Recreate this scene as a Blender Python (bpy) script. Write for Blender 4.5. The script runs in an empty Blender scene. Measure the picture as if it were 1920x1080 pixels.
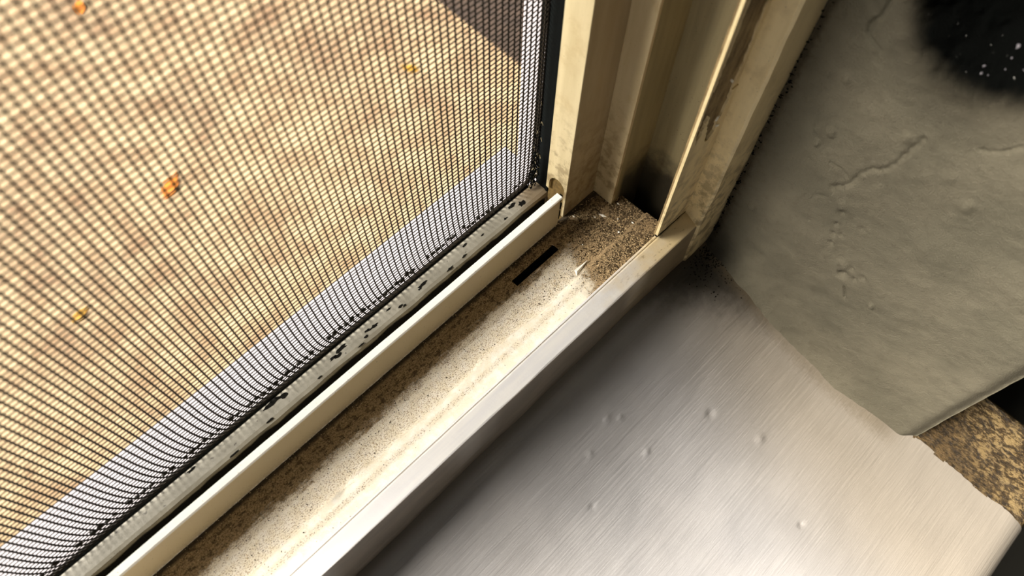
import bpy, bmesh, math, random
from mathutils import Vector, Matrix, noise
random.seed(7)
S = 0.00056            # one drawing unit in metres
sc = bpy.context.scene
COL = sc.collection

# ------------------------------------------------------------------ camera
cam_d = bpy.data.cameras.new('camera'); cam = bpy.data.objects.new('camera', cam_d); COL.objects.link(cam)
CP = Vector((-157.795, -100.981, 271.668))
rt = Vector((0.708304, -0.705656, 0.018840)); dn = Vector((-0.625760, -0.640013, -0.445878)); fw = Vector((0.326694, 0.304028, -0.894896))
cam.matrix_world = Matrix(((rt.x, -dn.x, -fw.x, CP.x*S), (rt.y, -dn.y, -fw.y, CP.y*S), (rt.z, -dn.z, -fw.z, CP.z*S), (0, 0, 0, 1)))
cam_d.sensor_width = 36; cam_d.lens = 26.72
cam_d.clip_start = 0.002; cam_d.clip_end = 50
cam_d.dof.use_dof = True; cam_d.dof.focus_distance = 298*S; cam_d.dof.aperture_fstop = 22.0
sc.camera = cam

# ------------------------------------------------------------------ sky and hazy sun
wd = bpy.data.worlds.new('sky'); sc.world = wd; wd.use_nodes = True
nt = wd.node_tree; bg = nt.nodes['Background']
bg.inputs[0].default_value = (0.86, 0.92, 1.0, 1); bg.inputs[1].default_value = 0.95
sun_d = bpy.data.lights.new('sun', 'SUN'); sun = bpy.data.objects.new('sun', sun_d); COL.objects.link(sun)
sun_d.energy = 19; sun_d.angle = math.radians(25); sun_d.color = (1.0, 0.94, 0.84)
sdir = Vector((0.95, -0.58, -1.0))                       # travel direction of the light
sun.rotation_euler = sdir.to_track_quat('-Z', 'Y').to_euler()
sun.location = (-1.0, 1.5, 2.0)
# added soft fill from the room's left side, no real source there
fill_d = bpy.data.lights.new('side_fill_light', 'AREA'); fill = bpy.data.objects.new('side_fill_light', fill_d); COL.objects.link(fill)
fill_d.shape = 'RECTANGLE'; fill_d.size = 0.9; fill_d.size_y = 1.1; fill_d.energy = 7; fill_d.color = (1.0, 0.95, 0.86)
fill.location = (-3980*S, -1300*S, 1300*S); fill.rotation_euler = Vector((1, .28, -.3)).to_track_quat('-Z', 'Y').to_euler()

sc.view_settings.view_transform = 'Standard'; sc.view_settings.look = 'None'
sc.view_settings.gamma = 1; sc.view_settings.use_curve_mapping = False
sc.view_settings.exposure = 0.0

# ------------------------------------------------------------------ node helper
class N:
    def __init__(s, name):
        s.m = bpy.data.materials.new(name); s.m.use_nodes = True; s.t = s.m.node_tree
        s.b = s.t.nodes['Principled BSDF']; s.out = s.t.nodes['Material Output']
        g = s.t.nodes.new('ShaderNodeNewGeometry'); v = s.t.nodes.new('ShaderNodeVectorMath'); v.operation = 'SCALE'
        s.t.links.new(g.outputs['Position'], v.inputs[0]); v.inputs['Scale'].default_value = 1/S
        s.p = v.outputs[0]
        x = s.t.nodes.new('ShaderNodeSeparateXYZ'); s.t.links.new(s.p, x.inputs[0]); s.x, s.y, s.z = x.outputs
    def _in(s, sock, v):
        if v is None: return
        if isinstance(v, (int, float)): sock.default_value = v
        elif isinstance(v, tuple): sock.default_value = (*v, 1) if len(v) == 3 and sock.type == 'RGBA' else v
        else: s.t.links.new(v, sock)
    def noise(s, scale=1.0, detail=4, rough=.55, stretch=(1, 1, 1), dist=0.0, off=(0, 0, 0)):
        mp = s.t.nodes.new('ShaderNodeMapping'); s.t.links.new(s.p, mp.inputs[0]); mp.inputs['Scale'].default_value = stretch
        mp.inputs['Location'].default_value = off
        n = s.t.nodes.new('ShaderNodeTexNoise'); s.t.links.new(mp.outputs[0], n.inputs['Vector'])
        n.inputs['Scale'].default_value = scale; n.inputs['Detail'].default_value = detail; n.inputs['Roughness'].default_value = rough
        n.inputs['Distortion'].default_value = dist
        return n.outputs[0]
    def vor(s, scale, stretch=(1, 1, 1), feature='F1'):
        mp = s.t.nodes.new('ShaderNodeMapping'); s.t.links.new(s.p, mp.inputs[0]); mp.inputs['Scale'].default_value = stretch
        n = s.t.nodes.new('ShaderNodeTexVoronoi'); n.feature = feature; s.t.links.new(mp.outputs[0], n.inputs['Vector']); n.inputs['Scale'].default_value = scale
        return n.outputs[0]
    def ma(s, op, a, b=None, c=None):
        n = s.t.nodes.new('ShaderNodeMath'); n.operation = op
        s._in(n.inputs[0], a); s._in(n.inputs[1], b); s._in(n.inputs[2], c); return n.outputs[0]
    def ramp(s, v, a, b, lo=0.0, hi=1.0):           # smooth map a..b -> lo..hi
        n = s.t.nodes.new('ShaderNodeMapRange'); n.interpolation_type = 'SMOOTHSTEP'
        s._in(n.inputs[0], v); n.inputs[1].default_value = a; n.inputs[2].default_value = b; n.inputs[3].default_value = lo; n.inputs[4].default_value = hi
        return n.outputs[0]
    def mix(s, f, a, b):
        n = s.t.nodes.new('ShaderNodeMix'); n.data_type = 'RGBA'
        s._in(n.inputs[0], f); s._in(n.inputs[6], a); s._in(n.inputs[7], b); return n.outputs[2]
    def done(s, col, rough=.5, bump=None, bs=.3, bd=1.0, metal=0.0, spec=.5):
        s._in(s.b.inputs['Base Color'], col); s._in(s.b.inputs['Roughness'], rough); s._in(s.b.inputs['Metallic'], metal)
        s._in(s.b.inputs['Specular IOR Level'], spec)
        if bump is not None:
            n = s.t.nodes.new('ShaderNodeBump'); n.inputs['Strength'].default_value = bs; n.inputs['Distance'].default_value = bd*S
            s._in(n.inputs['Height'], bump); s.t.links.new(n.outputs[0], s.b.inputs['Normal'])
        return s.m

def L(r, g, b):  # sRGB 0..255 -> linear
    f = lambda c: (c/255/12.92) if c/255 <= .04045 else ((c/255+.055)/1.055)**2.4
    return (f(r), f(g), f(b))

# ------------------------------------------------------------------ materials
def m_trackpaint():
    n = N('track_paint')
    fine = n.noise(2.2, 5, .7); big = n.noise(.08, 3)
    col = n.mix(n.ramp(big, .35, .65), L(238, 229, 205), L(244, 238, 222))
    # speckled grime rising from the foot of the middle flange
    foot = n.ma('MULTIPLY', n.ramp(n.z, 10, 1.0), n.ramp(n.y, -2.6, -.6))
    g = n.ramp(n.ma('ADD', n.noise(.9, 5, .7), n.ma('MULTIPLY', foot, .2)), .62, .74)
    col = n.mix(n.ma('MULTIPLY', g, .6), col, L(120, 96, 60))
    # vertical face painted darker for its shade, top edge lighter for its light
    vf = n.ma('MULTIPLY', n.ramp(n.z, 20.6, 19.8), n.ramp(n.z, .5, 1.5))
    col = n.mix(n.ramp(n.z, 20.6, 21.1), col, L(248, 244, 234))
    col = n.mix(n.ma('MULTIPLY', vf, .85), col, L(200, 180, 138))
    pits = n.ma('MULTIPLY', n.ramp(n.noise(1.3, 2, .5, off=(40, 3, 9)), .70, .76), .6)
    col = n.mix(pits, col, L(110, 92, 66))
    return n.done(col, .42, fine, .12, .5)
def m_floor():
    n = N('track_floor_paint_and_grime')
    fine = n.noise(1.6, 6, .75); mid = n.noise(.28, 4, .6); streak = n.noise(.35, 4, .6, (.18, 1.3, 1)); sp = n.noise(2.6, 3, .65, (.6, 1, 1))
    base = n.mix(n.ramp(mid, .35, .7), L(236, 227, 206), L(244, 239, 228))
    # band of packed dirt along the flange
    edge = n.ma('ADD', n.y, n.ma('ADD', n.ma('MULTIPLY', n.ma('SUBTRACT', streak, .5), 10.0), n.ma('MULTIPLY', n.ma('SUBTRACT', mid, .5), 8.0)))
    # the band narrows close to the slot
    d1 = n.ramp(edge, -13.0, -9.5)
    d2 = n.ramp(edge, -20.0, -8.5)
    # heavy dirt in the corner against the jamb
    cx = n.ma('ADD', n.x, n.ma('MULTIPLY', n.ma('SUBTRACT', mid, .5), 22.0))
    cx = n.ma('ADD', cx, n.ma('MULTIPLY', n.y, -.35))
    d3 = n.ramp(cx, -33.0, -18.0); d3h = n.ramp(cx, -16.0, 4.0)
    dens = n.ma('MAXIMUM', n.ma('MULTIPLY', d2, .75), d3)
    dens = n.ma('MAXIMUM', dens, n.ma('MULTIPLY', d1, 1.0))
    # a faint loose speckle band further in
    b2 = n.ma('MULTIPLY', n.ramp(n.y, -27, -21.5), n.ramp(n.y, -12, -17))
    dens = n.ma('MAXIMUM', dens, n.ma('MULTIPLY', b2, .46))
    b3 = n.ma('MULTIPLY', n.ramp(n.ma('ABSOLUTE', n.ma('ADD', n.y, 27.8)), 2.0, .4), .40)
    dens = n.ma('MAXIMUM', dens, b3)
    th = n.ma('ADD', n.ma('MULTIPLY', dens, .50), n.ma('MULTIPLY', n.ma('SUBTRACT', sp, .5), 1.25))
    m1 = n.ramp(th, .24, .36)
    tan = n.mix(n.ramp(fine, .35, .62), L(104, 84, 52), L(188, 160, 118))
    col = n.mix(n.ma('MULTIPLY', n.ma('MAXIMUM', d1, d3), .85), n.mix(n.ma('MULTIPLY', dens, .5), base, L(206, 182, 142)), n.mix(n.ramp(fine, .38, .62), L(70, 54, 30), L(132, 106, 68)))
    col = n.mix(n.ma('MULTIPLY', m1, .82), col, tan)
    dark = n.ma('MULTIPLY', n.ramp(n.noise(.55, 5, .75, (.6, 1, 1), off=(9, 2, 0)), .50, .60), n.ma('MAXIMUM', n.ma('MULTIPLY', d1, .75), n.ma('ADD', n.ma('MULTIPLY', d3, .25), n.ma('MULTIPLY', d3h, .6))))
    col = n.mix(dark, col, L(52, 40, 22))
    # black seam right at the flange foot
    seam = n.ma('MULTIPLY', n.ramp(n.ma('ADD', n.y, n.ma('MULTIPLY', n.ma('SUBTRACT', fine, .5), 2.5)), -3.4, -1.8), .9)
    col = n.mix(seam, col, L(44, 36, 22))
    col = n.mix(n.ma('MULTIPLY', d3h, .45), col, L(84, 66, 38))
    bump = n.ma('ADD', n.ma('MULTIPLY', m1, .6), n.ma('MULTIPLY', fine, .5))
    return n.done(col, n.ramp(dens, .1, .6, .32, .85), bump, .5, .8)
def m_lip():
    n = N('lip_paint')
    fine = n.noise(1.5, 5, .65); st = n.noise(.3, 3, .5, (.1, 1.5, 1))
    corner = n.ramp(n.ma('ADD', n.x, n.ma('MULTIPLY', n.ma('SUBTRACT', n.noise(.15, 4), .5), 40)), -50, 5)
    base = n.mix(n.ramp(st, .3, .7), L(228, 226, 226), L(238, 235, 231))
    base = n.mix(n.ma('MULTIPLY', corner, .95), base, L(222, 198, 148))
    gr = n.ma('MULTIPLY', n.ramp(n.noise(.5, 5, .7, (.5, 1.2, 1)), .56, .66), corner)
    col = n.mix(n.ma('MULTIPLY', gr, .55), base, L(128, 98, 58))
    gv = n.ramp(n.ma('ABSOLUTE', n.ma('ADD', n.y, 36.0)), .45, .15)      # dirt held in the groove
    col = n.mix(n.ma('MULTIPLY', gv, .35), col, L(170, 150, 112))
    side = n.ramp(n.y, -42.9, -43.25)                                    # front face's shade painted into the colour
    col = n.mix(n.ma('MULTIPLY', side, .85), col, n.mix(n.ramp(n.noise(.12, 4, .6, (.4, 1, 1)), .35, .65), L(112, 98, 78), L(136, 121, 100)))
    return n.done(col, .38, n.ma('ADD', fine, st), .12, .5)
def m_jamb(name='jamb_cream_paint', k=(1, 1, 1)):
    n = N(name)
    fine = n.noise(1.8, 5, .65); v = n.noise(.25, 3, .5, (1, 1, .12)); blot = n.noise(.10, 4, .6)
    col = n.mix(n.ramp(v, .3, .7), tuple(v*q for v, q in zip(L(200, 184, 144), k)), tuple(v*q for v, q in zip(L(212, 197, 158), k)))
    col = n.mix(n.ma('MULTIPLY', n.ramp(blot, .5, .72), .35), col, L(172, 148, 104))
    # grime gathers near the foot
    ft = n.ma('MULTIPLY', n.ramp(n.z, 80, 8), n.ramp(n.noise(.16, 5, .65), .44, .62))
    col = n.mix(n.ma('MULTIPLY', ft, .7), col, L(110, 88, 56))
    sp = n.ramp(n.noise(1.6, 2, .5, off=(5, 77, 3)), .69, .75)
    col = n.mix(n.ma('MULTIPLY', sp, .6), col, L(92, 74, 48))
    return n.done(col, .45, n.ma('ADD', fine, n.ma('MULTIPLY', v, .6)), .14, .6)
def m_channel():
    n = N('channel_shaded_paint')
    v = n.noise(.3, 3, .5, (1, 1, .08)); fine = n.noise(1.8, 5, .65)
    col = n.mix(n.ramp(v, .3, .7), L(126, 115, 86), L(142, 130, 98))  # darker than the jamb cream: the channel's shade is in this colour
    # shade in the foot of the pocket, painted in
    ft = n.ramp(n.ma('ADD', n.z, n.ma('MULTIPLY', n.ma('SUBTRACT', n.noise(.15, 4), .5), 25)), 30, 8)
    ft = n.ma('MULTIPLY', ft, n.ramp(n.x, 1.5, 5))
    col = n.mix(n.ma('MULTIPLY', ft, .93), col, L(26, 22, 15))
    sp = n.ramp(n.noise(1.1, 2, .5, off=(5, 7, 3)), .68, .75)
    col = n.mix(n.ma('MULTIPLY', sp, .6), col, L(80, 66, 44))
    return n.done(col, .55, fine, .12, .6)
def m_bare():
    n = N('bare_weathered_wood')
    a = n.noise(.35, 5, .65, (1, 1, .35)); b = n.noise(1.4, 5, .7)
    col = n.mix(n.ramp(a, .3, .7), L(112, 92, 60), L(166, 142, 100))
    col = n.mix(n.ma('MULTIPLY', n.ramp(b, .55, .7), .6), col, L(78, 62, 40))
    return n.done(col, .8, n.ma('ADD', a, b), .5, .8)
def m_plaster():
    n = N('old_painted_plaster')
    f = n.noise(1.3, 6, .65); b = n.noise(.35, 5, .6); big = n.noise(.03, 3)
    col = n.mix(n.ramp(big, .35, .65), L(92, 87, 72), L(102, 96, 80))
    col = n.mix(n.ma('MULTIPLY', n.ramp(b, .5, .7), .25), col, L(70, 64, 51))
    # near-black broken hollow, fading out around its rim
    dy = n.ma('DIVIDE', n.ma('ADD', n.y, 88), 24); dz = n.ma('DIVIDE', n.ma('SUBTRACT', n.z, 146), 33)
    d = n.ma('SQRT', n.ma('ADD', n.ma('MULTIPLY', dy, dy), n.ma('MULTIPLY', dz, dz)))
    d = n.ma('ADD', d, n.ma('MULTIPLY', n.ma('SUBTRACT', n.noise(.12, 4, .6), .5), .16))
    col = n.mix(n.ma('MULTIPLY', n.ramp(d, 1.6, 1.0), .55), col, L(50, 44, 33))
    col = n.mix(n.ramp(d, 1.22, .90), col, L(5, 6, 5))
    fl = n.ma('MULTIPLY', n.ramp(n.noise(.55, 3, .6, off=(0, 30, 11)), .70, .74), n.ma('MULTIPLY', n.ramp(d, .55, .7), n.ramp(d, 1.05, .95)))
    col = n.mix(n.ma('MULTIPLY', fl, .7), col, L(190, 186, 180))
    # grime line along the frame
    gl = n.ma('MULTIPLY', n.ramp(n.ma('ADD', n.y, n.ma('MULTIPLY', n.ma('SUBTRACT', b, .5), 5)), -50, -46), .75)
    col = n.mix(gl, col, L(66, 58, 44))
    low = n.ma('MULTIPLY', n.ramp(n.ma('ADD', n.z, n.ma('MULTIPLY', n.y, -.4)), 22, -4), n.ramp(n.y, -66, -52))  # low corner: debris dirt with the junction's shade painted in
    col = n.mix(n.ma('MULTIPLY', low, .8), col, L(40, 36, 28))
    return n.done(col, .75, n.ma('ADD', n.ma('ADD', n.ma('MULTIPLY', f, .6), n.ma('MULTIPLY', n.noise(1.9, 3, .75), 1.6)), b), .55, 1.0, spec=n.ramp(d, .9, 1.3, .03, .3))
def m_sill():
    n = N('brushed_sill_paint')
    st = n.noise(1.1, 4, .6, (.025, 1.0, 1)); f = n.noise(.9, 4, .6); big = n.noise(.02, 3)
    col = n.mix(n.ramp(big, .35, .65), L(148, 146, 146), L(160, 157, 156))
    warm = n.ramp(n.ma('ADD', n.x, n.ma('MULTIPLY', n.y, -.25)), -25, 45)
    col = n.mix(n.ma('MULTIPLY', warm, .8), col, L(140, 130, 115))
    # dirt and painted-in shade of the inner corner
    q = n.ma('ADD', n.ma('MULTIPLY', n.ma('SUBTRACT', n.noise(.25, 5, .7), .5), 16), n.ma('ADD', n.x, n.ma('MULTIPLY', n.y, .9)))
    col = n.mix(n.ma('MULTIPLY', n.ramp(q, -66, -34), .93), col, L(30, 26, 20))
    nr = n.ma('MULTIPLY', n.ramp(n.y, -50, -44.5), .5)  # shade close under the lip, painted in
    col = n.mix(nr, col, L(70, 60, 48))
    jn = n.ma('MULTIPLY', n.ma('MULTIPLY', n.ramp(n.ma('ADD', n.x, n.ma('MULTIPLY', n.ma('SUBTRACT', f, .5), 8)), 19, 27), .55), n.ramp(n.y, -166, -150))  # concave shade of the wall joint, painted in as brown
    col = n.mix(jn, col, L(98, 86, 66))
    strokes = n.ramp(st, .25, .75)
    return n.done(col, .34, n.ma('ADD', n.ma('MULTIPLY', strokes, .8), n.ma('MULTIPLY', f, .35)), .22, .7)
def m_worn():
    n = N('worn_varnish')
    a = n.noise(.55, 5, .7, (1.2, .6, 1)); b = n.noise(1.6, 4, .7)
    col = n.mix(n.ramp(a, .35, .65), L(50, 39, 22), L(112, 90, 58))
    hi = n.ramp(n.ma('ADD', n.x, n.ma('MULTIPLY', n.y, -.9)), 200, 232)  # gold highlights towards the right, painted into the colour
    col = n.mix(n.ma('MULTIPLY', n.ma('MULTIPLY', hi, n.ramp(a, .48, .58)), .6), col, L(178, 152, 104))
    return n.done(col, .25, n.ma('ADD', a, n.ma('MULTIPLY', b, .5)), .9, 2.2)
def m_rail():
    n = N('screen_rail_paint')
    f = n.noise(1.7, 5, .65); b = n.noise(.12, 3)
    col = n.mix(n.ramp(b, .35, .65), L(120, 116, 104), L(134, 130, 118))
    sp = n.ramp(n.noise(.5, 4, .6, (.6, 1, 1), off=(3, 1, 7)), .66, .70)
    col = n.mix(n.ma('MULTIPLY', sp, .8), col, L(54, 48, 38))
    end = n.ramp(n.ma('ADD', n.x, n.ma('MULTIPLY', n.ma('SUBTRACT', f, .5), 12)), -36, -24)
    col = n.mix(n.ma('MULTIPLY', end, .7), col, L(104, 84, 54))
    return n.done(col, .5, f, .2, .6)
def m_simple(name, c, rough=.5, var=.15, scale=1.0, bump=.15, metal=0.0, spec=.4):
    n = N(name); a = n.noise(scale, 4, .6)
    d = tuple(v*(1-var) for v in c); e = tuple(min(1, v*(1+var)) for v in c)
    return n.done(n.mix(n.ramp(a, .3, .7), d, e), rough, a, bump, .6, metal, spec)
def m_ground():
    n = N('sandy_ground')
    a = n.noise(.012, 6, .65); b = n.noise(.004, 4, .6); c = n.noise(.05, 4, .7)
    col = n.mix(n.ramp(a, .32, .68), L(136, 112, 84), L(166, 147, 116))
    col = n.mix(n.ma('MULTIPLY', n.ramp(b, .48, .68), .45), col, L(96, 68, 48))
    col = n.mix(n.ma('MULTIPLY', n.ramp(c, .6, .72), .35), col, L(70, 50, 34))
    return n.done(col, .9, c, .6, 20)
def m_dark_ground():
    n = N('dark_brown_ground'); a = n.noise(.02, 6, .7)
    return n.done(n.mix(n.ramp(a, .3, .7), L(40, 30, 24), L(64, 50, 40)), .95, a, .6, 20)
M = {'track': m_trackpaint(), 'floor': m_floor(), 'lip': m_lip(), 'jamb': m_jamb(), 'bright': m_jamb('stop_lit_cream_paint', (1.28, 1.24, 1.16)), 'dull2': m_jamb('step_shaded_paint', (.80, .76, .74)), 'dull': m_jamb('jamb_shaded_paint', (.60, .55, .52)), 'chan': m_channel(), 'bare': m_bare(), 'plaster': m_plaster(),  # cream copies scaled to put each jamb face's light and shade into paint
     'sill': m_sill(), 'worn': m_worn(), 'rail': m_rail(), 'ground': m_ground(), 'dark_ground': m_dark_ground(),
     'black': m_simple('black_rubber', L(9, 12, 12), .75, spec=.06), 'grime_and_shade': m_simple('black_grime_and_shade', L(15, 14, 11), .9, .4, 2, .5, spec=.1),  # real grime, also used as painted shade in the rail gap and corner
     'wire': m_simple('dark_mesh_wire', L(20, 16, 12), .6, spec=.15), 'wire2': m_simple('bronze_mesh_wire', L(24, 19, 11), .7, spec=.15),
     'plug': m_simple('clogged_dirt', L(24, 23, 19), .9, .3, 3, .5), 'fibre': m_simple('frayed_fibre', L(176, 164, 132), .8),
     'ext': m_simple('exterior_white_paint', L(158, 153, 157), .5, .03, .1), 'sealant': m_simple('brown_sealant', L(104, 84, 46), .8, .3, .5, .4),
     'grain_d': m_simple('dark_grit', L(56, 42, 22), .9), 'grain_l': m_simple('pale_grit', L(196, 172, 130), .8), 'fleck': m_simple('white_paint_fleck', L(244, 238, 226), .5),
     'chip': m_simple('plaster_chip', L(104, 100, 104), .8), 'rust': m_simple('rust_streak', L(130, 84, 56), .8), 'leafo': m_simple('orange_leaf', L(170, 100, 20), .7, .2, .05), 'leafb': m_simple('yellow_leaf', L(150, 112, 30), .7, .2, .05),
     'room': m_simple('dim_room_paint', L(52, 50, 44), .8, .1, .01), 'wallout': m_simple('outer_render', L(190, 180, 164), .9, .1, .02)}

# ------------------------------------------------------------------ object helpers
def link(name, me, mat, parent=None, loc=(0, 0, 0)):
    o = bpy.data.objects.new(name, me); COL.objects.link(o)
    if mat is not None and not me.materials:
        for mm in (mat if isinstance(mat, (list, tuple)) else [mat]): me.materials.append(M[mm])
    if parent is not None: o.parent = parent
    o.location = Vector(loc)*S
    return o
def build(name, bm, mat, parent=None, smooth=False, loc=(0, 0, 0)):
    bmesh.ops.scale(bm, vec=(S, S, S), verts=bm.verts)
    me = bpy.data.meshes.new(name); bm.to_mesh(me); bm.free()
    if smooth: me.shade_smooth()
    return link(name, me, mat, parent, loc)
def tag(o, label=None, cat=None, group=None, kind=None):
    if label: o['label'] = label
    if cat: o['category'] = cat
    if group: o['group'] = group
    if kind: o['kind'] = kind
    return o
def empty(name, loc=(0, 0, 0)):
    o = bpy.data.objects.new(name, None); COL.objects.link(o); o.location = Vector(loc)*S; o.empty_display_size = .01; return o
def box(bm, x0, x1, y0, y1, z0, z1):
    r = bmesh.ops.create_cube(bm, size=1)['verts']
    for v in r: v.co = Vector((x0+(v.co.x+.5)*(x1-x0), y0+(v.co.y+.5)*(y1-y0), z0+(v.co.z+.5)*(z1-z0)))
    return r
def bevel(bm, w, seg=2):
    bmesh.ops.bevel(bm, geom=[e for e in bm.edges if e.is_manifold and e.calc_face_angle(0) > .5], offset=w, segments=seg, affect='EDGES', profile=.6)
def extrude_profile(pts, axis, a, b, steps=1, fn=None, closed=True):
    """closed profile swept along an axis ('x': pts are (y,z); 'z': pts are (x,y); 'y': pts are (x,z))"""
    bm = bmesh.new(); rings = []
    for i in range(steps+1):
        t = a+(b-a)*i/steps; r = []
        for k, (p, q) in enumerate(pts):
            c = {'x': (t, p, q), 'z': (p, q, t), 'y': (p, t, q)}[axis]
            if fn: c = fn(c, k)
            r.append(bm.verts.new(c))
        rings.append(r)
    n = len(pts)
    for i in range(steps):
        for k in range(n if closed else n-1):
            bm.faces.new((rings[i][k], rings[i][(k+1) % n], rings[i+1][(k+1) % n], rings[i+1][k]))
    if closed:
        bm.faces.new(rings[0][::-1]); bm.faces.new(rings[-1])
    bmesh.ops.recalc_face_normals(bm, faces=bm.faces)
    return bm
def plate(outline, axis, a, b):
    """polygon outline thickened along an axis; outline coordinates as in extrude_profile"""
    return extrude_profile(outline, axis, a, b)
def sheet(path, thick, z0, z1, top=1):
    """polyline in plan (x,y) thickened to the left of travel, swept up"""
    n = len(path); off = []
    for i in range(n):
        d = Vector((0, 0))
        if i > 0: e = (Vector(path[i])-Vector(path[i-1])).normalized(); d0 = Vector((-e.y, e.x))
        if i < n-1: e = (Vector(path[i+1])-Vector(path[i])).normalized(); d1 = Vector((-e.y, e.x))
        if i == 0: d = d1
        elif i == n-1: d = d0
        else: d = (d0+d1)/(1+d0.dot(d1))
        off.append(tuple(Vector(path[i])+d*thick))
    return extrude_profile(list(path)+off[::-1], 'z', z0, z1)
def tube_mesh(name, pts, r, sides=4):
    vs, fs = [], []
    for i, p in enumerate(pts):
        p = Vector(p); a = Vector(pts[max(0, i-1)]); b = Vector(pts[min(len(pts)-1, i+1)])
        t = (b-a).normalized(); u = t.cross(Vector((0, 1, .01))).normalized(); w = t.cross(u)
        for k in range(sides):
            an = 2*math.pi*k/sides+.4; vs.append((p+(u*math.cos(an)+w*math.sin(an))*r)*S)
    m = len(pts)
    for i in range(m-1):
        for k in range(sides):
            k2 = (k+1) % sides; fs.append((i*sides+k, i*sides+k2, (i+1)*sides+k2, (i+1)*sides+k))
    fs.append(tuple(range(sides))[::-1]); fs.append(tuple((m-1)*sides+k for k in range(sides)))
    me = bpy.data.meshes.new(name); me.from_pydata(vs, [], fs); me.shade_smooth(); return me
def fbm(x, y, z, oct_=4): return noise.fractal(Vector((x, y, z)), .8, 2.1, oct_)
def sst(a, b, v):
    t = max(0, min(1, (v-a)/(b-a))); return t*t*(3-2*t)

# ================================================================== SETTING
# ground outside
bm = bmesh.new(); box(bm, -7000, 975, -100, 9000, -1460, -1400)
tag(build('ground', bm, 'ground'), 'sandy beige sunlit ground far below, seen through the mesh', 'ground', kind='structure')
bm = bmesh.new(); box(bm, 975, 7000, -100, 9000, -1460, -1398)  # dark stretch of ground, its tone put into this slab's own colour
tag(build('dark_ground_strip', bm, 'dark_ground'), 'dark brown strip of ground beyond the beige part, at the top of the screen', 'dark_ground', kind='structure')

# masonry around the opening (solid blocks that leave the window hole free)
def block(name, label, x0, x1, y0, y1, z0, z1, mat):
    bm = bmesh.new(); box(bm, x0, x1, y0, y1, z0, z1); return tag(build(name, bm, mat), label, 'wall', kind='structure')
block('wall_front_left', 'wall left of the window opening', -4000, -1150, -165, 19, -1400, 3000, 'wallout')
block('wall_front_top', 'wall above the window opening', -1150, 3000, -165, 19, 1700, 3000, 'wallout')
block('wall_front_lower', 'wall below the window opening', -1150, 3000, -160, 18, -1400, -90, 'wallout')
block('wall_back', 'dim far wall of the room', -4000, 3000, -5100, -5000, -1400, 3000, 'room')
block('wall_left', 'dim left wall of the room', -4100, -4000, -5100, 19, -1400, 3000, 'room')
block('wall_room_right', 'dim right wall of the room', 3000, 3100, -5100, 19, -1400, 3000, 'room')
bm = bmesh.new(); box(bm, -4000, 3000, -5000, -165, -1460, -1400); tag(build('floor', bm, 'room'), 'dark floor of the room below the sill', 'floor', kind='structure')
bm = bmesh.new(); box(bm, -4100, 3100, -5100, 19, 3000, 3060); tag(build('ceiling', bm, 'room'), 'dim ceiling of the room', 'ceiling', kind='structure')

# ---- plaster reveal: gridded face with cracks, pits and the broken hollow
CR = [([(-76.7, 51.5), (-80.6, 57.5), (-81.8, 65.4), (-83.3, 69.3), (-87.0, 73.0), (-88.4, 78.0), (-89.4, 85.8), (-90.5, 92.0)], .9, .8),
      ([(-71.7, 61.9), (-75.3, 61.8), (-79.2, 60.3)], .6, .5),
      ([(-104.1, 99.8), (-108.2, 102.9), (-111.5, 107.9)], .8, .4),
      ([(-61.5, 126), (-61.0, 119.1), (-59.4, 114.2), (-60.2, 111.7), (-61.9, 110.9), (-65.8, 109.6)], 1.3, .6),
      ([(-73.0, 40.0), (-72.6, 42.0), (-74.4, 44.6), (-77.6, 46.1)], .5, .35),
      ([(-59.6, 76.1), (-61.1, 70.5), (-62.7, 67.8)], .5, .4),
      ([(-102.2, 10.8), (-104.7, 5.0)], 1.6, .45)]
PT = [(-84.5, 44.0, 1.4, 1.0), (-85.5, 37.2, 1.3, .9), (-86.6, 31.6, 1.4, 1.1), (-88.0, 26.6, 1.4, 1.0), (-98.7, 16.8, 1.6, 1.6), (-104.9, 21.7, 1.1, 1.4),
      (-93.3, 42.7, .8, 1.2), (-97.6, 15.2, 1.2, 1.2), (-99.6, 21.9, 1.0, 1.0), (-76.4, 29.8, .9, .6), (-64.9, 57.6, 1.0, .5), (-103, 18, 1.2, .8), (-89, 34, 1.1, .8)]
BP = [(-66.5, 73.0, 1.0, 1.6), (-64.3, 65.8, .9, 1.1), (-113.8, 11.4, 1.2, 1.4), (-112.5, 79.9, .8, 2.2), (-55.6, 16.9, 1.0, 2.0), (-55.8, 91.8, .8, .9),
      (-61.6, 94.1, .7, 1.3), (-86.4, 88.5, .8, 1.6), (-102.7, 85.7, .5, 2.5), (-96, 20, .9, 2.5), (-83, 47, .7, 2), (-80, 49, .6, 2)]
def segd(p, a, b):
    ax, ay = a; bx, by = b; dx, dy = bx-ax, by-ay
    t = max(0, min(1, ((p[0]-ax)*dx+(p[1]-ay)*dy)/(dx*dx+dy*dy))); return math.hypot(p[0]-ax-t*dx, p[1]-ay-t*dy)
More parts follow.
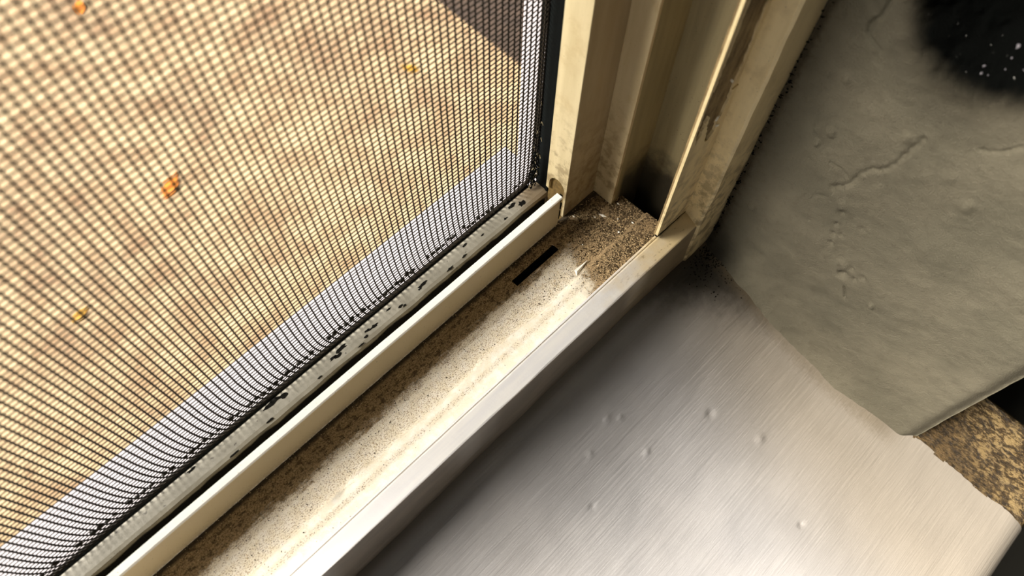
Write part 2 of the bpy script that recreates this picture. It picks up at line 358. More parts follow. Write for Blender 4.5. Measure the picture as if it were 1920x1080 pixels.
def wall_x(y, z):
    x = 30.0
    x -= .9*fbm(y*.035, z*.035, 1.3, 3) + .25*fbm(y*.2, z*.2, 7.1, 3)
    if -118 < y < -52 and 0 < z < 130:
        for pl_, dp, w in CR:
            jx = .7*noise.noise(Vector((y*.6, z*.6, 3))); d = min(segd((y+jx, z+jx), pl_[i], pl_[i+1]) for i in range(len(pl_)-1))
            if d < 4*w: x += dp*math.exp(-(d/w)**2)
        for py, pz, dp, w in PT:
            d = math.hypot(y-py, z-pz)
            if d < 4*w: x += dp*math.exp(-(d/w)**2)
        for py, pz, dp, w in BP:
            d = math.hypot((y-py)*1.1, (z-pz)*.8)
            if d < 4*w: x -= dp*math.exp(-(d/w)**4)
    # broken hollow
    q = math.hypot((y+88)/22, (z-146)/32)+.10*fbm(y*.12, z*.12, 4, 3)
    x += 16*(1-sst(.55, 1.12, q)) + .22*fbm(y*.3, z*.3, 9, 2)*(1-sst(.9, 1.1, q))
    # edges: rolls off at the room-side arris, rounds into the frame
    x += 2.5*sst(-158, -166, y)**2*2
    x += 1.6*sst(-48.5, -45.2, y+.9*fbm(z*.18, 3, 1, 3))
    # soft cove where it meets the sill
    zs = sill_z(0, y)
    x -= 4.0*math.exp(-max(0, z-zs)/4.5)*(1-sst(-125, -163, y))
    return x
def sill_z(x, y):
    k = [(-43, -24.5), (-66, -29), (-90, -41), (-118, -49), (-150, -50), (-217, -50)]
    for i in range(len(k)-1):
        a, b = k[i], k[i+1]
        if y <= a[0] and y >= b[0]:
            z = a[1]+(b[1]-a[1])*(a[0]-y)/(a[0]-b[0]); break
    else: z = k[0][1] if y > -43 else k[-1][1]
    return z
def sill_full(x, y):
    z = (sill_z(x, y+5)+sill_z(x, y)+sill_z(x, y-5)+sill_z(x, y+10)+sill_z(x, y-10))/5 if y < -53 else sill_z(x, y)
    z += .6*fbm(x*.02, y*.03, 2, 3) + .10*fbm(x*.05, y*.8, 5, 2)
    z += 1.3*math.exp(-max(0, 28-x)/3.0)*(1-sst(-120, -162, y))
    for px, py, h, w in ((-61.7, -67.9, .9, 1.1), (-57.2, -71.5, .9, .8), (-77.2, -72.9, .8, 1.0), (-58.1, -88.3, .9, 1.1), (-90, -87, -.8, .9), (-24.5, -96.4, -1.0, 1.5), (-15.9, -118.6, .8, 1.6), (-32.1, -152.2, -1.2, .9)):
        d = math.hypot((x-px)*.8, y-py)
        if d < 4*w: z += h*math.exp(-(d/w)**2)
    return z
def grid(nu, nv, f):
    vs = [f(i/(nu-1), j/(nv-1)) for j in range(nv) for i in range(nu)]
    fs = [(j*nu+i, j*nu+i+1, (j+1)*nu+i+1, (j+1)*nu+i) for j in range(nv-1) for i in range(nu-1)]
    return vs, fs
def mesh_obj(name, vs, fs, mat, parent=None, smooth=True):
    me = bpy.data.meshes.new(name); me.from_pydata([(Vector(v)*S) for v in vs], [], fs)
    if smooth: me.shade_smooth()
    return link(name, me, mat, parent)
# reveal mesh = fine face (z -62..170) closed by the room side, back and outer side
NY, NZ = 230, 400
Z0, Z1 = -62, 190
vs, fs = grid(NY, NZ, lambda u, v: (lambda y, z: (wall_x(y, z), y, z))(-45-u*121, Z0+v*(Z1-Z0)))
fs = [f[::-1] for f in fs]
b0 = len(vs)
# sides: along y=-45 edge going +x, along y=-166 edge going +x (room face), top ring up to the lintel
for j in range(NZ):
    z = Z0+j*(Z1-Z0)/(NZ-1); vs.append((400, -45, z)); vs.append((3000, -166, z))
for j in range(NZ-1):
    a, b = j*NY, (j+1)*NY
    fs.append((a, b, b0+2*(j+1), b0+2*j)); fs.append((a+NY-1, b0+2*j+1, b0+2*j+3, b+NY-1))
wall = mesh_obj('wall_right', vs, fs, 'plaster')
bm = bmesh.new(); box(bm, 31, 3000, -166, -45, 189, 1700); build('plaster_upper', bm, 'plaster', wall)
bm = bmesh.new(); box(bm, 60, 3000, -164, 19, -90, 1700); build('masonry_core', bm, 'wallout', wall)
bm = bmesh.new(); box(bm, 31.5, 60, -30, 19, -90, 1700); build('masonry_edge', bm, 'wallout', wall)
tag(wall, 'rough grey-olive plaster reveal wall with cracks and a black broken hollow', 'wall', kind='structure')

# chips of pale plaster on the lower rim of the hollow
rw = random.Random(77)
for y, z, r_ in ((-93.5, 124, 1.1), (-94.3, 122.2, .5), (-95.0, 120.8, .4), (-90.2, 117.6, .8), (-90.9, 116.4, .6), (-92.6, 118.0, .35), (-97.5, 128.6, .6), (-98.6, 123.5, .45)):
    bm = bmesh.new(); bmesh.ops.create_icosphere(bm, subdivisions=1, radius=r_*.75)
    for v in bm.verts: v.co *= rw.uniform(.35, 1.3)
    build('plaster_chip', bm, 'chip', wall, True, (wall_x(y, z)-.1, y, z))
bm = bmesh.new(); box(bm, -.3, .3, -.35, .35, -2.6, 2.6); bmesh.ops.rotate(bm, verts=bm.verts, matrix=Matrix.Rotation(.3, 3, 'X'))
build('rust_streak', bm, 'rust', wall, False, (wall_x(-98.5, 134)-.1, -98.5, 134))

# ---- interior sill with rounded front edge
NX, NYs = 300, 260
def sill_pt(u, v):
    s = v*(174+28); x = -320+u*(33.9+1.3*fbm(s*.09, 2, 5, 4)*sst(120, 128, s)+320); s = v*(174+28)                      # run along y then over the nose
    if s <= 168: y = -43.2-s; return (x, y, sill_full(x, y))
    a = (s-168)/10
    if a < math.pi/2: y = -211.2-10*math.sin(a); return (x, y, sill_full(x, -211)-10+10*math.cos(a))
    return (x, -221.2, sill_full(x, -211)-10-(a-math.pi/2)*10*1.4)
vs, fs = grid(NX, NYs, sill_pt); fs = [f[::-1] for f in fs]
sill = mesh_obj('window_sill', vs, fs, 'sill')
tag(sill, 'pale grey painted inner window sill with brush strokes, below the track', 'window sill', kind='structure')
bm = bmesh.new(); box(bm, -320, 31, -208, -50, -88, -66); build('sill_core', bm, 'sill', sill)
# worn end of the sill past the reveal
def horn_pt(u, v):
    x = 33.2+u*44.5; s = v*(57+24)
    ze = -.14*max(0, x-69)**2*.6
    rough = .55*fbm(x*.16, s*.16, 3, 4)+.3*abs(fbm(x*.5, s*.4, 8, 3))
    if s <= 46: y = -165-s; return (x, y, -50.2+ze+rough*sst(0, 6, x-33))
    a = (s-46)/10
    if a < math.pi/2: return (x, -211-10*math.sin(a), -60.2+10*math.cos(a)+ze+rough*.5)
    return (x, -221, -60.2-(a-math.pi/2)*14+ze)
vs, fs = grid(110, 150, horn_pt); fs = [f[::-1] for f in fs]
n0 = len(vs)
for j in range(150):
    p = vs[j*110+109]; vs.append((p[0]+.8, p[1], -80))
for j in range(149): fs.append((j*110+109, n0+j, n0+j+1, (j+1)*110+109))
tag(mesh_obj('worn_sill_end', vs, fs, 'worn', sill), 'worn brown glossy end of the sill with flaking varnish')

# exterior ledge of the window
ext = empty('trim_outside', (-300, 45, -12))
tag(ext, 'bright white outer ledge and outer frame face seen through the mesh', 'outer ledge', kind='structure')
def pchild(name, bm, mat, parent, smooth=False):
    o = build(name, bm, mat, parent, smooth); o.location = -Vector(parent.location) if parent.parent is None else o.location
    return o
bm = bmesh.new(); box(bm, -1150, -6, 20, 48.3, -22, -10); bevel(bm, .8); pchild('ledge', bm, 'ext', ext)
bm = bmesh.new(); box(bm, -11, 40, 19.5, 36, -22, 1700); bevel(bm, .8); pchild('outer_face', bm, 'ext', ext)

# ================================================================== WINDOW FRAME
win = empty('window_1', (0, 0, 0)); tag(win, 'old cream-painted window frame corner with a dirty sliding track', 'window frame', kind='structure')
XL = -320
# track floor with weep slot: strips around the slot
SL = (-56.5, -32.5, -9.6, -6.4)
def floor_strip(x0, x1, y0, y1, nx, ny):
    def f(u, v):
        x = x0+u*(x1-x0); y = y0+v*(y1-y0)
        w = 1.0*fbm(x*.03, 5, 2, 3)
        z = 2.0*(1-sst(-24.5+w*1.6, -22.8+w*1.6, y))
        # a chipped notch in the thick paint step
        z -= 1.7*math.exp(-(((x+157)/4)**2+((y+24.3)/1.4)**2))
        z += .14*fbm(x*.25, y*.25, 3, 3)*sst(-24, -14, y) + .5*sst(-30, 0, x)*max(0, fbm(x*.12, y*.12, 6, 3)+.2)
        return (x, y, z)
    return grid(nx, ny, f)
bmv, bmf = [], []
def addg(vs, fs):
    o = len(bmv); bmv.extend(vs); bmf.extend([tuple(i+o for i in f) for f in fs])
addg(*floor_strip(XL, SL[0], -35.2, .2, 260, 60)); addg(*floor_strip(SL[1], 6.0, -35.2, .2, 80, 60))
addg(*floor_strip(SL[0], SL[1], -35.2, SL[2], 50, 44)); addg(*floor_strip(SL[0], SL[1], SL[3], .2, 50, 14))
# slot walls and the floor's cut end
def quad(*p): o = len(bmv); bmv.extend(p); bmf.append((o, o+1, o+2, o+3))
a, b, c, d = SL
quad((6, .2, .1), (6, -35.2, .1), (6, -35.2, -20), (6, .2, -20))
fl = mesh_obj('track_floor', bmv, bmf, 'floor', win); tag(fl, 'cream track floor covered with speckled brown dirt')
bm = bmesh.new(); box(bm, a-1, b+1, c-1, d+1, -10, -9)
for q in ((a-.5, a+.05, c, d), (b-.05, b+.5, c, d), (a, b, d-.05, d+.5), (a, b, c-.5, c+.05)): box(bm, *q, -9.2, -.25)
o = build('weep_slot', bm, 'grime_and_shade', fl); tag(o, 'black drain slot')
# middle flange (between screen and track)
prof = [(-.9, 0), (-.9, 19.2), (-1.7, 19.9), (-1.8, 20.9), (-1.4, 21.3), (1.0, 21.2), (1.35, 20.9), (1.35, 20.2), (1.0, 19.6), (1.0, -14), (-.9, -14)]
def wob(c, k):
    x, y, z = c; return (x, y+.18*fbm(x*.02, 1, 1, 2), z+.12*fbm(x*.05, 3, 1, 2)) if z > 10 else c
bm = extrude_profile(prof, 'x', XL, -24.2, 90, wob); tag(build('middle_flange', bm, 'track', win), 'upright cream flange with a bright top edge')
for (x0, z0, w_, h_) in ((-23.0, 18.0, 2.2, 5.0), (-22.6, 12.0, 1.3, 6.0), (-22.9, 5.0, 1.2, 7.0)):
    rr = random.Random(int(z0)); pts = [(x0+math.cos(a_*.7)*w_/2*rr.uniform(.5, 1.1), z0+math.sin(a_*.7)*h_/2*rr.uniform(.6, 1.1)) for a_ in range(9)]
    bm = plate(pts, 'y', -.3, .6); build('broken_edge', bm, 'grime_and_shade', win)
# inner lip
def lipf(c, k):
    x, y, z = c
    if z > 0:
        t = (-35.3-y)/7.9; z += (8.1-.019*x-8)*(1-t)+(5-.04*x-5)*t*1.0
        z += .10*fbm(x*.06, y, 2, 2)
        if y < -42: y += .35*fbm(x*.03, 9, 1, 3)
    elif y < -42: y += .35*fbm(x*.03, 9, 1, 3)
    return (x, y, z)
prof = [(-34.9, -20), (-34.9, 7.6), (-35.3, 8.0), (-35.8, 7.9), (-36.0, 7.5), (-36.2, 7.75), (-36.7, 7.7), (-42.6, 5.1), (-43.1, 4.7), (-43.25, 4.0), (-43.3, -16), (-43.6, -19), (-43.6, -40), (-38, -40)]
bm = extrude_profile(prof, 'x', XL, 15.2, 120, lipf); tag(build('inner_lip', bm, 'lip', win, False), 'white painted inner lip of the track')

# jamb flanges, extruded upwards
HZ = 1700
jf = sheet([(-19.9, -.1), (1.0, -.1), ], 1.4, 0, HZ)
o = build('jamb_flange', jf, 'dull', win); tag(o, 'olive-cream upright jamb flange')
# its outer return with an arched notch over the flange
outl = [(.02, 0), (.02, HZ), (10.6, HZ), (10.6, 12), (9.2, 12)]
for i in range(9):
    t = i/8*math.pi; outl.append((5.0+4.2*math.cos(t), 16.5+5.4*math.sin(t)))
outl += [(.8, 0)]
bm = extrude_profile([(y, z) for y, z in outl], 'x', -20.0, -18.6); o = build('jamb_edge', bm, 'jamb', win); tag(o, 'pale cream bright edge strip of the jamb')
bm = bmesh.new(); box(bm, -18.6, -15, 1.4, 10.4, -10, 26); build('sealant_plug', bm, 'sealant', win)
# stepped channel
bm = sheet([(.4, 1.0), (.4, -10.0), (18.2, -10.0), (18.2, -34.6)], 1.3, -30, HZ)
tag(build('jamb_channel', bm, 'chan', win), 'dull stepped channel of the jamb, its shaded foot painted black')
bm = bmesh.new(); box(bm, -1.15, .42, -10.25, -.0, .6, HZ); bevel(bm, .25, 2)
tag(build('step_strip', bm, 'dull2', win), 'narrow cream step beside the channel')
# inner fin: bare backing + paint layers
bm = sheet([(14.0, -34.4), (-4.2, -34.4)], 1.0, 9.2, HZ)
fin = build('inner_fin', bm, 'bare', win); tag(fin, 'bare weathered wood where the cream paint has peeled off')
def jag(pts, amp, seed):
    rnd = random.Random(seed); out = []
    for i in range(len(pts)-1):
        a = Vector(pts[i]); b = Vector(pts[i+1]); n = max(1, int((b-a).length/1.3)); e = (b-a).normalized(); w = Vector((-e.y, e.x))
        for k in range(n):
            out.append(tuple(a+(b-a)*k/n+(w*rnd.uniform(-amp, amp) if 0 < k else Vector((0, 0)))))
    out.append(tuple(pts[-1])); return out
top = jag([(-2.6, 72), (-1.2, 66), (1.2, 79), (3.0, 71), (4.5, 64), (7.0, 61.5), (9.6, 64.5), (8.6, 69), (10.6, 73), (11.6, 79), (11.0, 84)], .7, 3)
lowp = [(-4.6, 10.6), (-4.6, 72)]+top+[(14.2, 84), (14.2, 9.0)]
bm = plate(lowp, 'y', -36.4, -35.3); build('paint_layer', bm, 'bright', fin)
right = jag([(11.0, 84), (11.8, 92), (12.3, 101), (11.3, 110), (12.4, 125), (12, 150)], .5, 5)
bm = plate(right+[(12.2, 600), (14.2, 600), (14.2, 84)], 'y', -36.0, -35.35); build('paint_layer', bm, 'bright', fin)
bm = plate(jag([(-3.3, 72), (-3.5, 100), (-3.3, 170)], .25, 8)+[(-3.3, 600), (-4.6, 600), (-4.6, 72)], 'y', -36.4, -35.3); build('paint_layer', bm, 'bright', fin)
bm = plate(jag([(-1.2, 92), (-.6, 110), (-.2, 125), (.3, 170)], .35, 9)+[(.3, 600), (-1.3, 600)], 'y', -35.9, -35.35); build('paint_layer', bm, 'bright', fin)
for (x, z, ww, hh, an) in ((9.4, 68, 2.4, .8, .6), (6.5, 92, 2.6, .7, .9), (8.0, 72.5, 1.0, 2.0, .2)):   # curled flakes
    bm = bmesh.new(); box(bm, -ww/2, ww/2, -.2, .2, -hh/2, hh/2)
    for v in bm.verts: v.co.y -= .5*abs(v.co.x)
    bmesh.ops.rotate(bm, verts=bm.verts, matrix=Matrix.Rotation(an, 3, 'Y')); bmesh.ops.translate(bm, verts=bm.verts, vec=(x, -36.2, z))
    build('paint_flake', bm, 'fleck', fin)
# front face and side of the inner jamb stop (uneven painted edge)
def stopf(c, k):
    x, y, z = c
    if k in (1, 2): y += .45*fbm(z*.05, 2, 3, 3); x += .35*fbm(z*.07, 5, 3, 3)
    return (x, y, z)
bm = extrude_profile([(14.2, -34.5), (14.2, -43.6), (15.1, -44.5), (33.5, -44.8), (33.5, -34.5)], 'z', -40, 150, 90, stopf)
tag(build('jamb_stop', bm, 'bright', win), 'cream painted inner jamb stop with a darker side')
bm = extrude_profile([(14.2, -34.5), (14.2, -43.6), (15.1, -44.5), (33.5, -44.8), (33.5, -34.5)], 'z', 150, HZ); build('jamb_stop', bm, 'bright', win)
# corner cover where the stop sits on the lip, with cracked paint seams
bm = bmesh.new(); box(bm, 6, 18.2, -34, 2, -40, -19.8); build('corner_gap_shade', bm, 'grime_and_shade', win)  # black block added for the shade deep in the corner gap
bm = plate(jag([(-4.4, 9.2), (1, 8.3), (7, 7.9), (14, 7.9)], .35, 41)+jag([(14, 8.7), (10, 9.2), (6, 8.7), (4, 10.4), (1, 9.6), (-4.4, 10.0)], .45, 42), 'y', -36.35, -35.2); build('paint_crack', bm, 'grime_and_shade', win)

# ================================================================== INSECT SCREEN
scr = empty('insect_screen', (-170, 15, 0))
tag(scr, 'dark insect screen mesh in a grey rail, left of the sliding track', 'insect screen')
ox = Vector(scr.location)
def spart(o): o.location = -ox; return o
prof = [(11.0, -12), (11.0, 3.4), (11.6, 4.6), (13, 5.1), (16.5, 5.1), (18.6, 4.9), (19.4, 4.2), (19.4, -12)]
def railf(c, k):
    x, y, z = c; return (x, y+(.25*fbm(x*.08, 2, 6, 3) if y < 12 else 0), z+.1*fbm(x*.1, y, 2, 2))
bm = extrude_profile(prof, 'x', XL, -17.5, 110, railf)
rail = spart(build('bottom_rail', bm, 'rail', scr)); tag(rail, 'grey painted bottom rail with chipped black spots')
def blob(name, cx, cy, cz, w, h, t, axis, mat, parent, seed, n=11):
    rnd = random.Random(seed); bm = bmesh.new(); pts = []
    for i in range(n):
        a = 2*math.pi*i/n; r = rnd.uniform(.45, 1.1); pts.append((math.cos(a)*r*w*.68, math.sin(a)*r*h*.66))
    if axis == 'z': bm = extrude_profile(pts, 'z', 0, t)
    elif axis == 'x': bm = extrude_profile(pts, 'x', 0, t)
    else: bm = extrude_profile(pts, 'y', 0, t)
    bmesh.ops.translate(bm, verts=bm.verts, vec=(cx, cy, cz)); return build(name, bm, mat, parent)
rnd = random.Random(4)
for i, (x, y, w, h) in enumerate([(-124.4, 16.4, 4.5, 1.6), (-127, 15.0, 2.6, 1.3), (-128.8, 15.6, 3.4, 1.0), (-154.9, 17.6, 7, 1.9), (-151, 16.6, 3, 1.4), (-84.6, 15.2, 4, 1.2), (-86.5, 14.4, 2, .8),
        (-72, 12.8, 3, 1), (-109.5, 14.8, 4, 1.1), (-112.5, 15.2, 2, .9), (-114.5, 13.6, 2, .8), (-60.6, 16.6, 2.4, .9), (-97, 14.0, 2.6, .9), (-95.5, 13.2, 1.6, .7), (-101, 16.4, 2, .6), (-137, 13, 2, .7),
        (-160, 12.6, 2.6, .8), (-176, 11.6, 4, .8), (-118, 12.2, 2.6, .6), (-64, 13, 2, .7), (-52, 15, 1.5, .6), (-40, 14, 1.8, .8), (-34, 16.5, 3.4, 1.6), (-30, 14.5, 3, 2.2), (-190, 17.4, 3, .8)]):
    o = blob('paint_chip', x, y, 5.12, w, h, .16, 'z', 'grime_and_shade', rail, i+1)
# black liner and sheet added as the gap's shade beside the rail
bm = bmesh.new(); box(bm, XL, -18.9, 1.1, 11.2, -15, -12); build('gap_shade_liner', bm, 'grime_and_shade', win)
nz = 160; pr = []
bm = bmesh.new()
vsr, fsr = grid(260, 6, lambda u, v: (XL+u*(-20-XL), 10.6-.5*abs(fbm((XL+u*300)*.3, v*4, 2, 3)), -11+v*(14.3+1.3*fbm((XL+u*300)*.10, 4, 2, 4))))
tag(mesh_obj('gap_shade_sheet', vsr, fsr, 'grime_and_shade', win), 'black jagged sheet standing for the shade in the gap under the screen rail')
# stile and gasket
bm = bmesh.new(); box(bm, -17.9, -11.5, 10.5, 18.4, 1, HZ); bevel(bm, .8); st = spart(build('side_stile', bm, 'black', scr)); tag(st, 'black side stile')
bm = bmesh.new(); box(bm, -18.7, -17.9, 11.0, 12.2, 6, HZ); spart(build('gasket', bm, 'black', scr))
# mesh surface
XR, ZB = -16.9, 4.2
def my(x, z):
    dz = max(0, z-ZB); dx = max(0, XR-x)
    return 15.0+5.2*math.exp(-dz/7.5)+4.0*math.exp(-dx/6.0)*(1-math.exp(-dz/8.0)) + .35*noise.noise(Vector((x*.03, z*.03, 4)))
PX, PZ = 2.62, 1.97
ZT = 420
k = 0; x = XR-1.2
zpts = [ZB-1, ZB+.6, ZB+2, ZB+4, ZB+7, ZB+10, ZB+13.5, ZB+17.5, ZB+22, ZB+28, ZB+36, ZB+48, 80, 120, 170, 230, 320, ZT]
while x > -330:
    kx = .5*noise.noise(Vector((x*.9, 3, 1)))
    sh = 10.0*(1-math.exp(-max(0, -x-20)/28.0))-2.2*math.exp(-max(0, -x-18)/10.0)
    pts = [(min(XR+1, x+sh*math.exp(-max(0, z-ZB)/11.0)+kx*.5)+(.25*noise.noise(Vector((x*.7, z*.05, 2)))), my(x, z), z) for z in zpts]
    me = tube_mesh('upright_wire', pts, .32); o = link('upright_wire', me, 'wire', scr); spart(o)
    x -= max(2.3, 2.66+.003*(x+18)); k += 1
z = ZB+.4; j = 0
while z < ZT:
    xp = [XR+.4, XR-1.5, XR-4, XR-8, XR-14, XR-24, XR-50, -120, -180, -240, -312]
    zz = .25*noise.noise(Vector((2, z*.9, 1)))
    pts = [(x_, my(x_, z)+.1, z+zz+.2*noise.noise(Vector((x_*.03, z*.7, 8)))) for x_ in xp]
    me = tube_mesh('cross_wire', pts, .26); spart(link('cross_wire', me, 'wire2', scr))
    z += PZ if z > ZB+8 else PZ*.7; j += 1
# black spline cord pressed along the rail and stile
me = tube_mesh('spline_cord', [(XL, 19.6, 5.0), (-150, 19.6, 5.0), (-22, 19.6, 5.0)], 1.1, 8); spart(link('spline_cord', me, 'black', scr))
me = tube_mesh('spline_cord', [(-18.6, 19.5, 12), (-18.6, 19.5, 150), (-18.6, 19.5, ZT)], 1.0, 8); spart(link('spline_cord', me, 'black', scr))
# row of clogged cells above the rail
rnd = random.Random(11); base_me = []
for q in range(3):
    bm = bmesh.new(); bmesh.ops.create_icosphere(bm, subdivisions=1, radius=1)
    for v in bm.verts: v.co = Vector((v.co.x*1.5, v.co.y*.6, v.co.z*1.3))*rnd.uniform(.8, 1.15)*S
    me = bpy.data.meshes.new('clogged_cell'); bm.to_mesh(me); bm.free(); me.materials.append(M['plug']); base_me.append(me)
x = XR-1.2; q = 0
while x > -300:
    if rnd.random() < .8 and x < -26:
        z = 20.5+rnd.uniform(-.8, .8)-(2.0 if x > -60 else 0)
        o = bpy.data.objects.new('clogged_cell', base_me[q % 3]); COL.objects.link(o); o.parent = scr
        o.location = Vector((x-PX*.5, my(x, z), z))*S-ox; o.rotation_euler = (0, rnd.uniform(0, 3), 0); s_ = rnd.uniform(.7, 1.1); o.scale = (s_, s_, s_); q += 1
    x -= PX
# torn, frayed gasket at the lower corner of the screen
rnd = random.Random(21); vs, fs = [], []
def fleck_strip(vs, fs, p, d, w, t=.12):
    p = Vector(p); d = Vector(d); u = d.cross(Vector((.3, .5, .8))).normalized()*w; o = len(vs); nn = u.cross(d).normalized()*t
    for a_, b_ in ((0, 0), (1, 0), (1, 1), (0, 1)):
        vs.append(p+d*a_+u*b_)
    for a_, b_ in ((0, 0), (1, 0), (1, 1), (0, 1)):
        vs.append(p+d*a_+u*b_+nn)
    fs.extend([(o, o+1, o+2, o+3), (o+7, o+6, o+5, o+4), (o, o+4, o+5, o+1), (o+1, o+5, o+6, o+2), (o+2, o+6, o+7, o+3), (o+3, o+7, o+4, o)])
for i in range(170):
    z = 6+abs(rnd.gauss(0, 1))*14; x = -20.5-abs(rnd.gauss(0, 1.6))
    fleck_strip(vs, fs, (x, my(x, z)-rnd.uniform(.2, 2.0), z), (rnd.uniform(-1, 1), rnd.uniform(-1, .3), rnd.uniform(-3.2, 3.2)), rnd.uniform(.25, .7))
spart(tag(mesh_obj('frayed_gasket', vs, fs, 'black', scr, False), 'frayed black gasket shreds', kind='stuff'))
vs, fs = [], []
for i in range(30):
    z = 8+abs(rnd.gauss(0, 1))*20; x = -21.0-abs(rnd.gauss(0, 1.5))
    fleck_strip(vs, fs, (x, my(x, z)-rnd.uniform(1.2, 2.4), z), (rnd.uniform(-.8, .8), rnd.uniform(-.6, .2), rnd.uniform(-3, 3)), rnd.uniform(.1, .3))
spart(tag(mesh_obj('frayed_fibres', vs, fs, 'fibre', scr, False), 'pale frayed mesh fibres', kind='stuff'))

# ================================================================== LOOSE DIRT
rnd = random.Random(33); vs, fs, mi = [], [], []
OCT = [(1, 0, 0), (-1, 0, 0), (0, 1, 0), (0, -1, 0), (0, 0, 1), (0, 0, -1)]
OF = [(0, 2, 4), (2, 1, 4), (1, 3, 4), (3, 0, 4), (2, 0, 5), (1, 2, 5), (3, 1, 5), (0, 3, 5)]
def grain(x, y, z, r, m, el=1.0):
    o = len(vs); a = rnd.uniform(0, 3.14); ca, sa = math.cos(a), math.sin(a)
    for p in OCT:
        px, py, pz = p[0]*r*el*rnd.uniform(.7, 1.2), p[1]*r*rnd.uniform(.7, 1.2), p[2]*r*.6
        vs.append((x+px*ca-py*sa, y+px*sa+py*ca, z+pz))
    for f in OF: fs.append(tuple(i+o for i in f)); mi.append(m)
cnt = 0
while cnt < 9000:
    x = rnd.uniform(-300, 6) if rnd.random() < .6 else rnd.uniform(-60, 6); y = rnd.uniform(-34, -1)
    if SL[0]-.5 < x < SL[1]+.5 and SL[2]-.4 < y < SL[3]+.4: continue
    nn = fbm(x*.06, y*.2, 2, 3)*5
    w = math.exp(-max(0, -(y+2+nn))/7.0)*.8 if x < -30 else 0
    w = max(w, .95*sst(-34, -6, x+nn*2-.35*y), .16 if -23 < y < -14 else .02)
    if rnd.random() > w: continue
    corner = sst(-15, 5, x)
    m = 0 if rnd.random() < .66+.2*corner else 1
    grain(x, y, .1+rnd.uniform(0, .25)+(2.0 if y < -24.5 else 0), rnd.uniform(.08, .26)*(1.1 if x > -30 else .9), m, rnd.uniform(1, 1.9)); cnt += 1
me = bpy.data.meshes.new('track_grit'); me.from_pydata([Vector(v)*S for v in vs], [], fs)
me.materials.append(M['grain_d']); me.materials.append(M['grain_l'])
me.polygons.foreach_set('material_index', mi)
g = link('track_grit', me, None); tag(g, 'loose brown grit and dust lying in the track, thickest at the jamb', 'dirt', kind='stuff')
# pale paint flecks in the corner dirt (separate little things)
FL = [(-7.5, -11.5, 2.2, .8, 'largest white paint fleck, lying just below the pointed foot of the jamb step'),
      (-10.5, -9.6, 1.2, .45, 'small round white fleck left of the largest paint fleck'),
      (1.5, -12, 1.6, .4, 'white fleck at the very foot of the jamb step, beside the black pocket'),
      (-16.6, -3.2, 1.6, .4, 'white fleck tight against the foot of the dull jamb flange'),
      (-1.2, -22.5, 1.6, .5, 'white paint fleck near the middle of the corner dirt'),
      (-8.8, -21.5, 1.8, .45, 'thin white fleck left of the middle of the corner dirt'),
      (-4.2, -17, 1.4, .35, 'tiny white fleck between the largest fleck and the middle of the dirt'),
      (2.2, -28.5, 1.2, .4, 'white fleck nearest to the tip of the inner fin'),
      (-12.2, -31, 1.3, .45, 'white fleck beside the inner lip, at the edge of the corner dirt'),
      (-24, -15, 1.4, .3, 'tiny white fleck close to the black drain slot')]
for x, y, el, r, lb in FL:
    vs, fs, mi = [], [], []; grain(0, 0, 0, r, 0, el)
    me = bpy.data.meshes.new('paint_fleck'); me.from_pydata([Vector(v)*S for v in vs], [], fs)
    o = link('paint_fleck', me, 'fleck', None, (x, y, .45)); tag(o, lb, 'paint fleck', 'paint flecks in the corner dirt')
# a sharp white sliver standing in the dirt
bm = bmesh.new(); v = [bm.verts.new(p) for p in ((-4.6, -1.1, 0), (-3.4, 1.4, 0), (3.8, .6, .5), (-3.6, -.2, 1.5))]
for f in ((0, 1, 2), (0, 2, 3), (1, 3, 2), (0, 3, 1)): bm.faces.new([v[i] for i in f])
bmesh.ops.recalc_face_normals(bm, faces=bm.faces)
tag(build('paint_sliver', bm, 'fleck', None, False, (-31.5, -22.0, .05)), 'pointed white sliver of paint at the edge of the corner dirt', 'paint sliver')
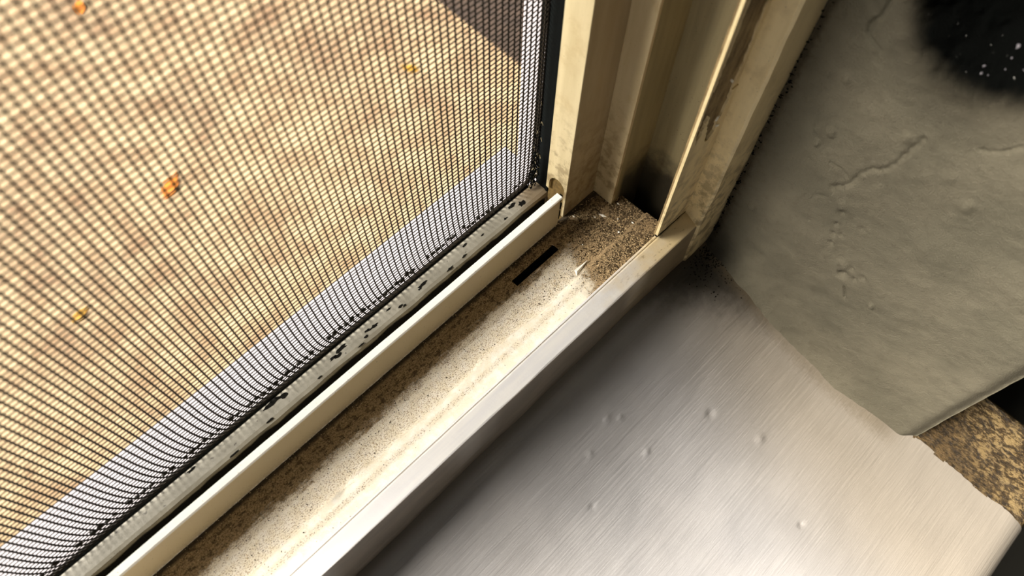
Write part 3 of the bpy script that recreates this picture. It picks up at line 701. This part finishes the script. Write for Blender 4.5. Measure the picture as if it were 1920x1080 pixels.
# crumbs in the corner of sill and reveal
rnd = random.Random(5); vs, fs, mi = [], [], []
for i in range(260):
    t = abs(rnd.gauss(0, 1)); y = -46-t*8; x = 27.5-abs(rnd.gauss(0, 1))*3.5-(rnd.random()*14 if rnd.random() < .3 else 0)
    grain(x, y, sill_full(x, y)+.1, rnd.uniform(.12, .4), 0, rnd.uniform(1, 1.8))
me = bpy.data.meshes.new('corner_crumbs'); me.from_pydata([Vector(v)*S for v in vs], [], fs)
tag(link('corner_crumbs', me, 'grime_and_shade'), 'dark crumbs in the corner where sill, frame and plaster meet', 'dirt', kind='stuff')
# broken plaster crumbs along the crack beside the jamb
vs, fs, mi = [], [], []
for i in range(150):
    z = rnd.uniform(-15, 140); y = -45.4-abs(rnd.gauss(0, .7))-.6*max(0, fbm(z*.18, 3, 1, 3)); x = 30.3-rnd.random()*.5
    grain(x, y, z, rnd.uniform(.15, .5), 0, rnd.uniform(1, 2.4))
me = bpy.data.meshes.new('crack_crumbs'); me.from_pydata([Vector(v)*S for v in vs], [], fs)
tag(link('crack_crumbs', me, 'grime_and_shade'), 'dark crumbs filling the open crack between jamb and plaster', 'dirt', kind='stuff')

# ================================================================== LEAVES on the ground outside
def leaf(x, y, r, mat, label, rot):
    bm = bmesh.new(); n = 10; top = []
    pts = [(math.cos(2*math.pi*i/n)*r*(1.0 if i % 5 else 1.25), math.sin(2*math.pi*i/n)*r*.62) for i in range(n)]
    bm = extrude_profile(pts, 'z', 0, 3)
    for v in bm.verts: v.co.z += abs(v.co.y)*.25
    bmesh.ops.rotate(bm, verts=bm.verts, matrix=Matrix.Rotation(rot, 3, 'Z'))
    o = build('fallen_leaf', bm, mat, None, False, (x, y, -1399.5 if x < 975 else -1397.5)); tag(o, label, 'leaf', 'fallen leaves on the ground')
    bm = bmesh.new(); box(bm, r*.9, r*1.6, -r*.05, r*.05, 1, 5); bmesh.ops.rotate(bm, verts=bm.verts, matrix=Matrix.Rotation(rot, 3, 'Z')); build('stem', bm, mat, o)
leaf(22.6, 1295, 30, 'leafo', 'largest orange fallen leaf, seen through the middle left of the mesh', .6)
leaf(190.9, 2020, 26, 'leafo', 'small orange fallen leaf seen near the top edge of the mesh', 1.2)
leaf(-336.9, 1135, 18, 'leafb', 'small yellow fallen leaf low at the left of the mesh', .2)
leaf(738.3, 1164, 20, 'leafb', 'small yellowish fallen leaf beside the dark ground strip', 2.0)
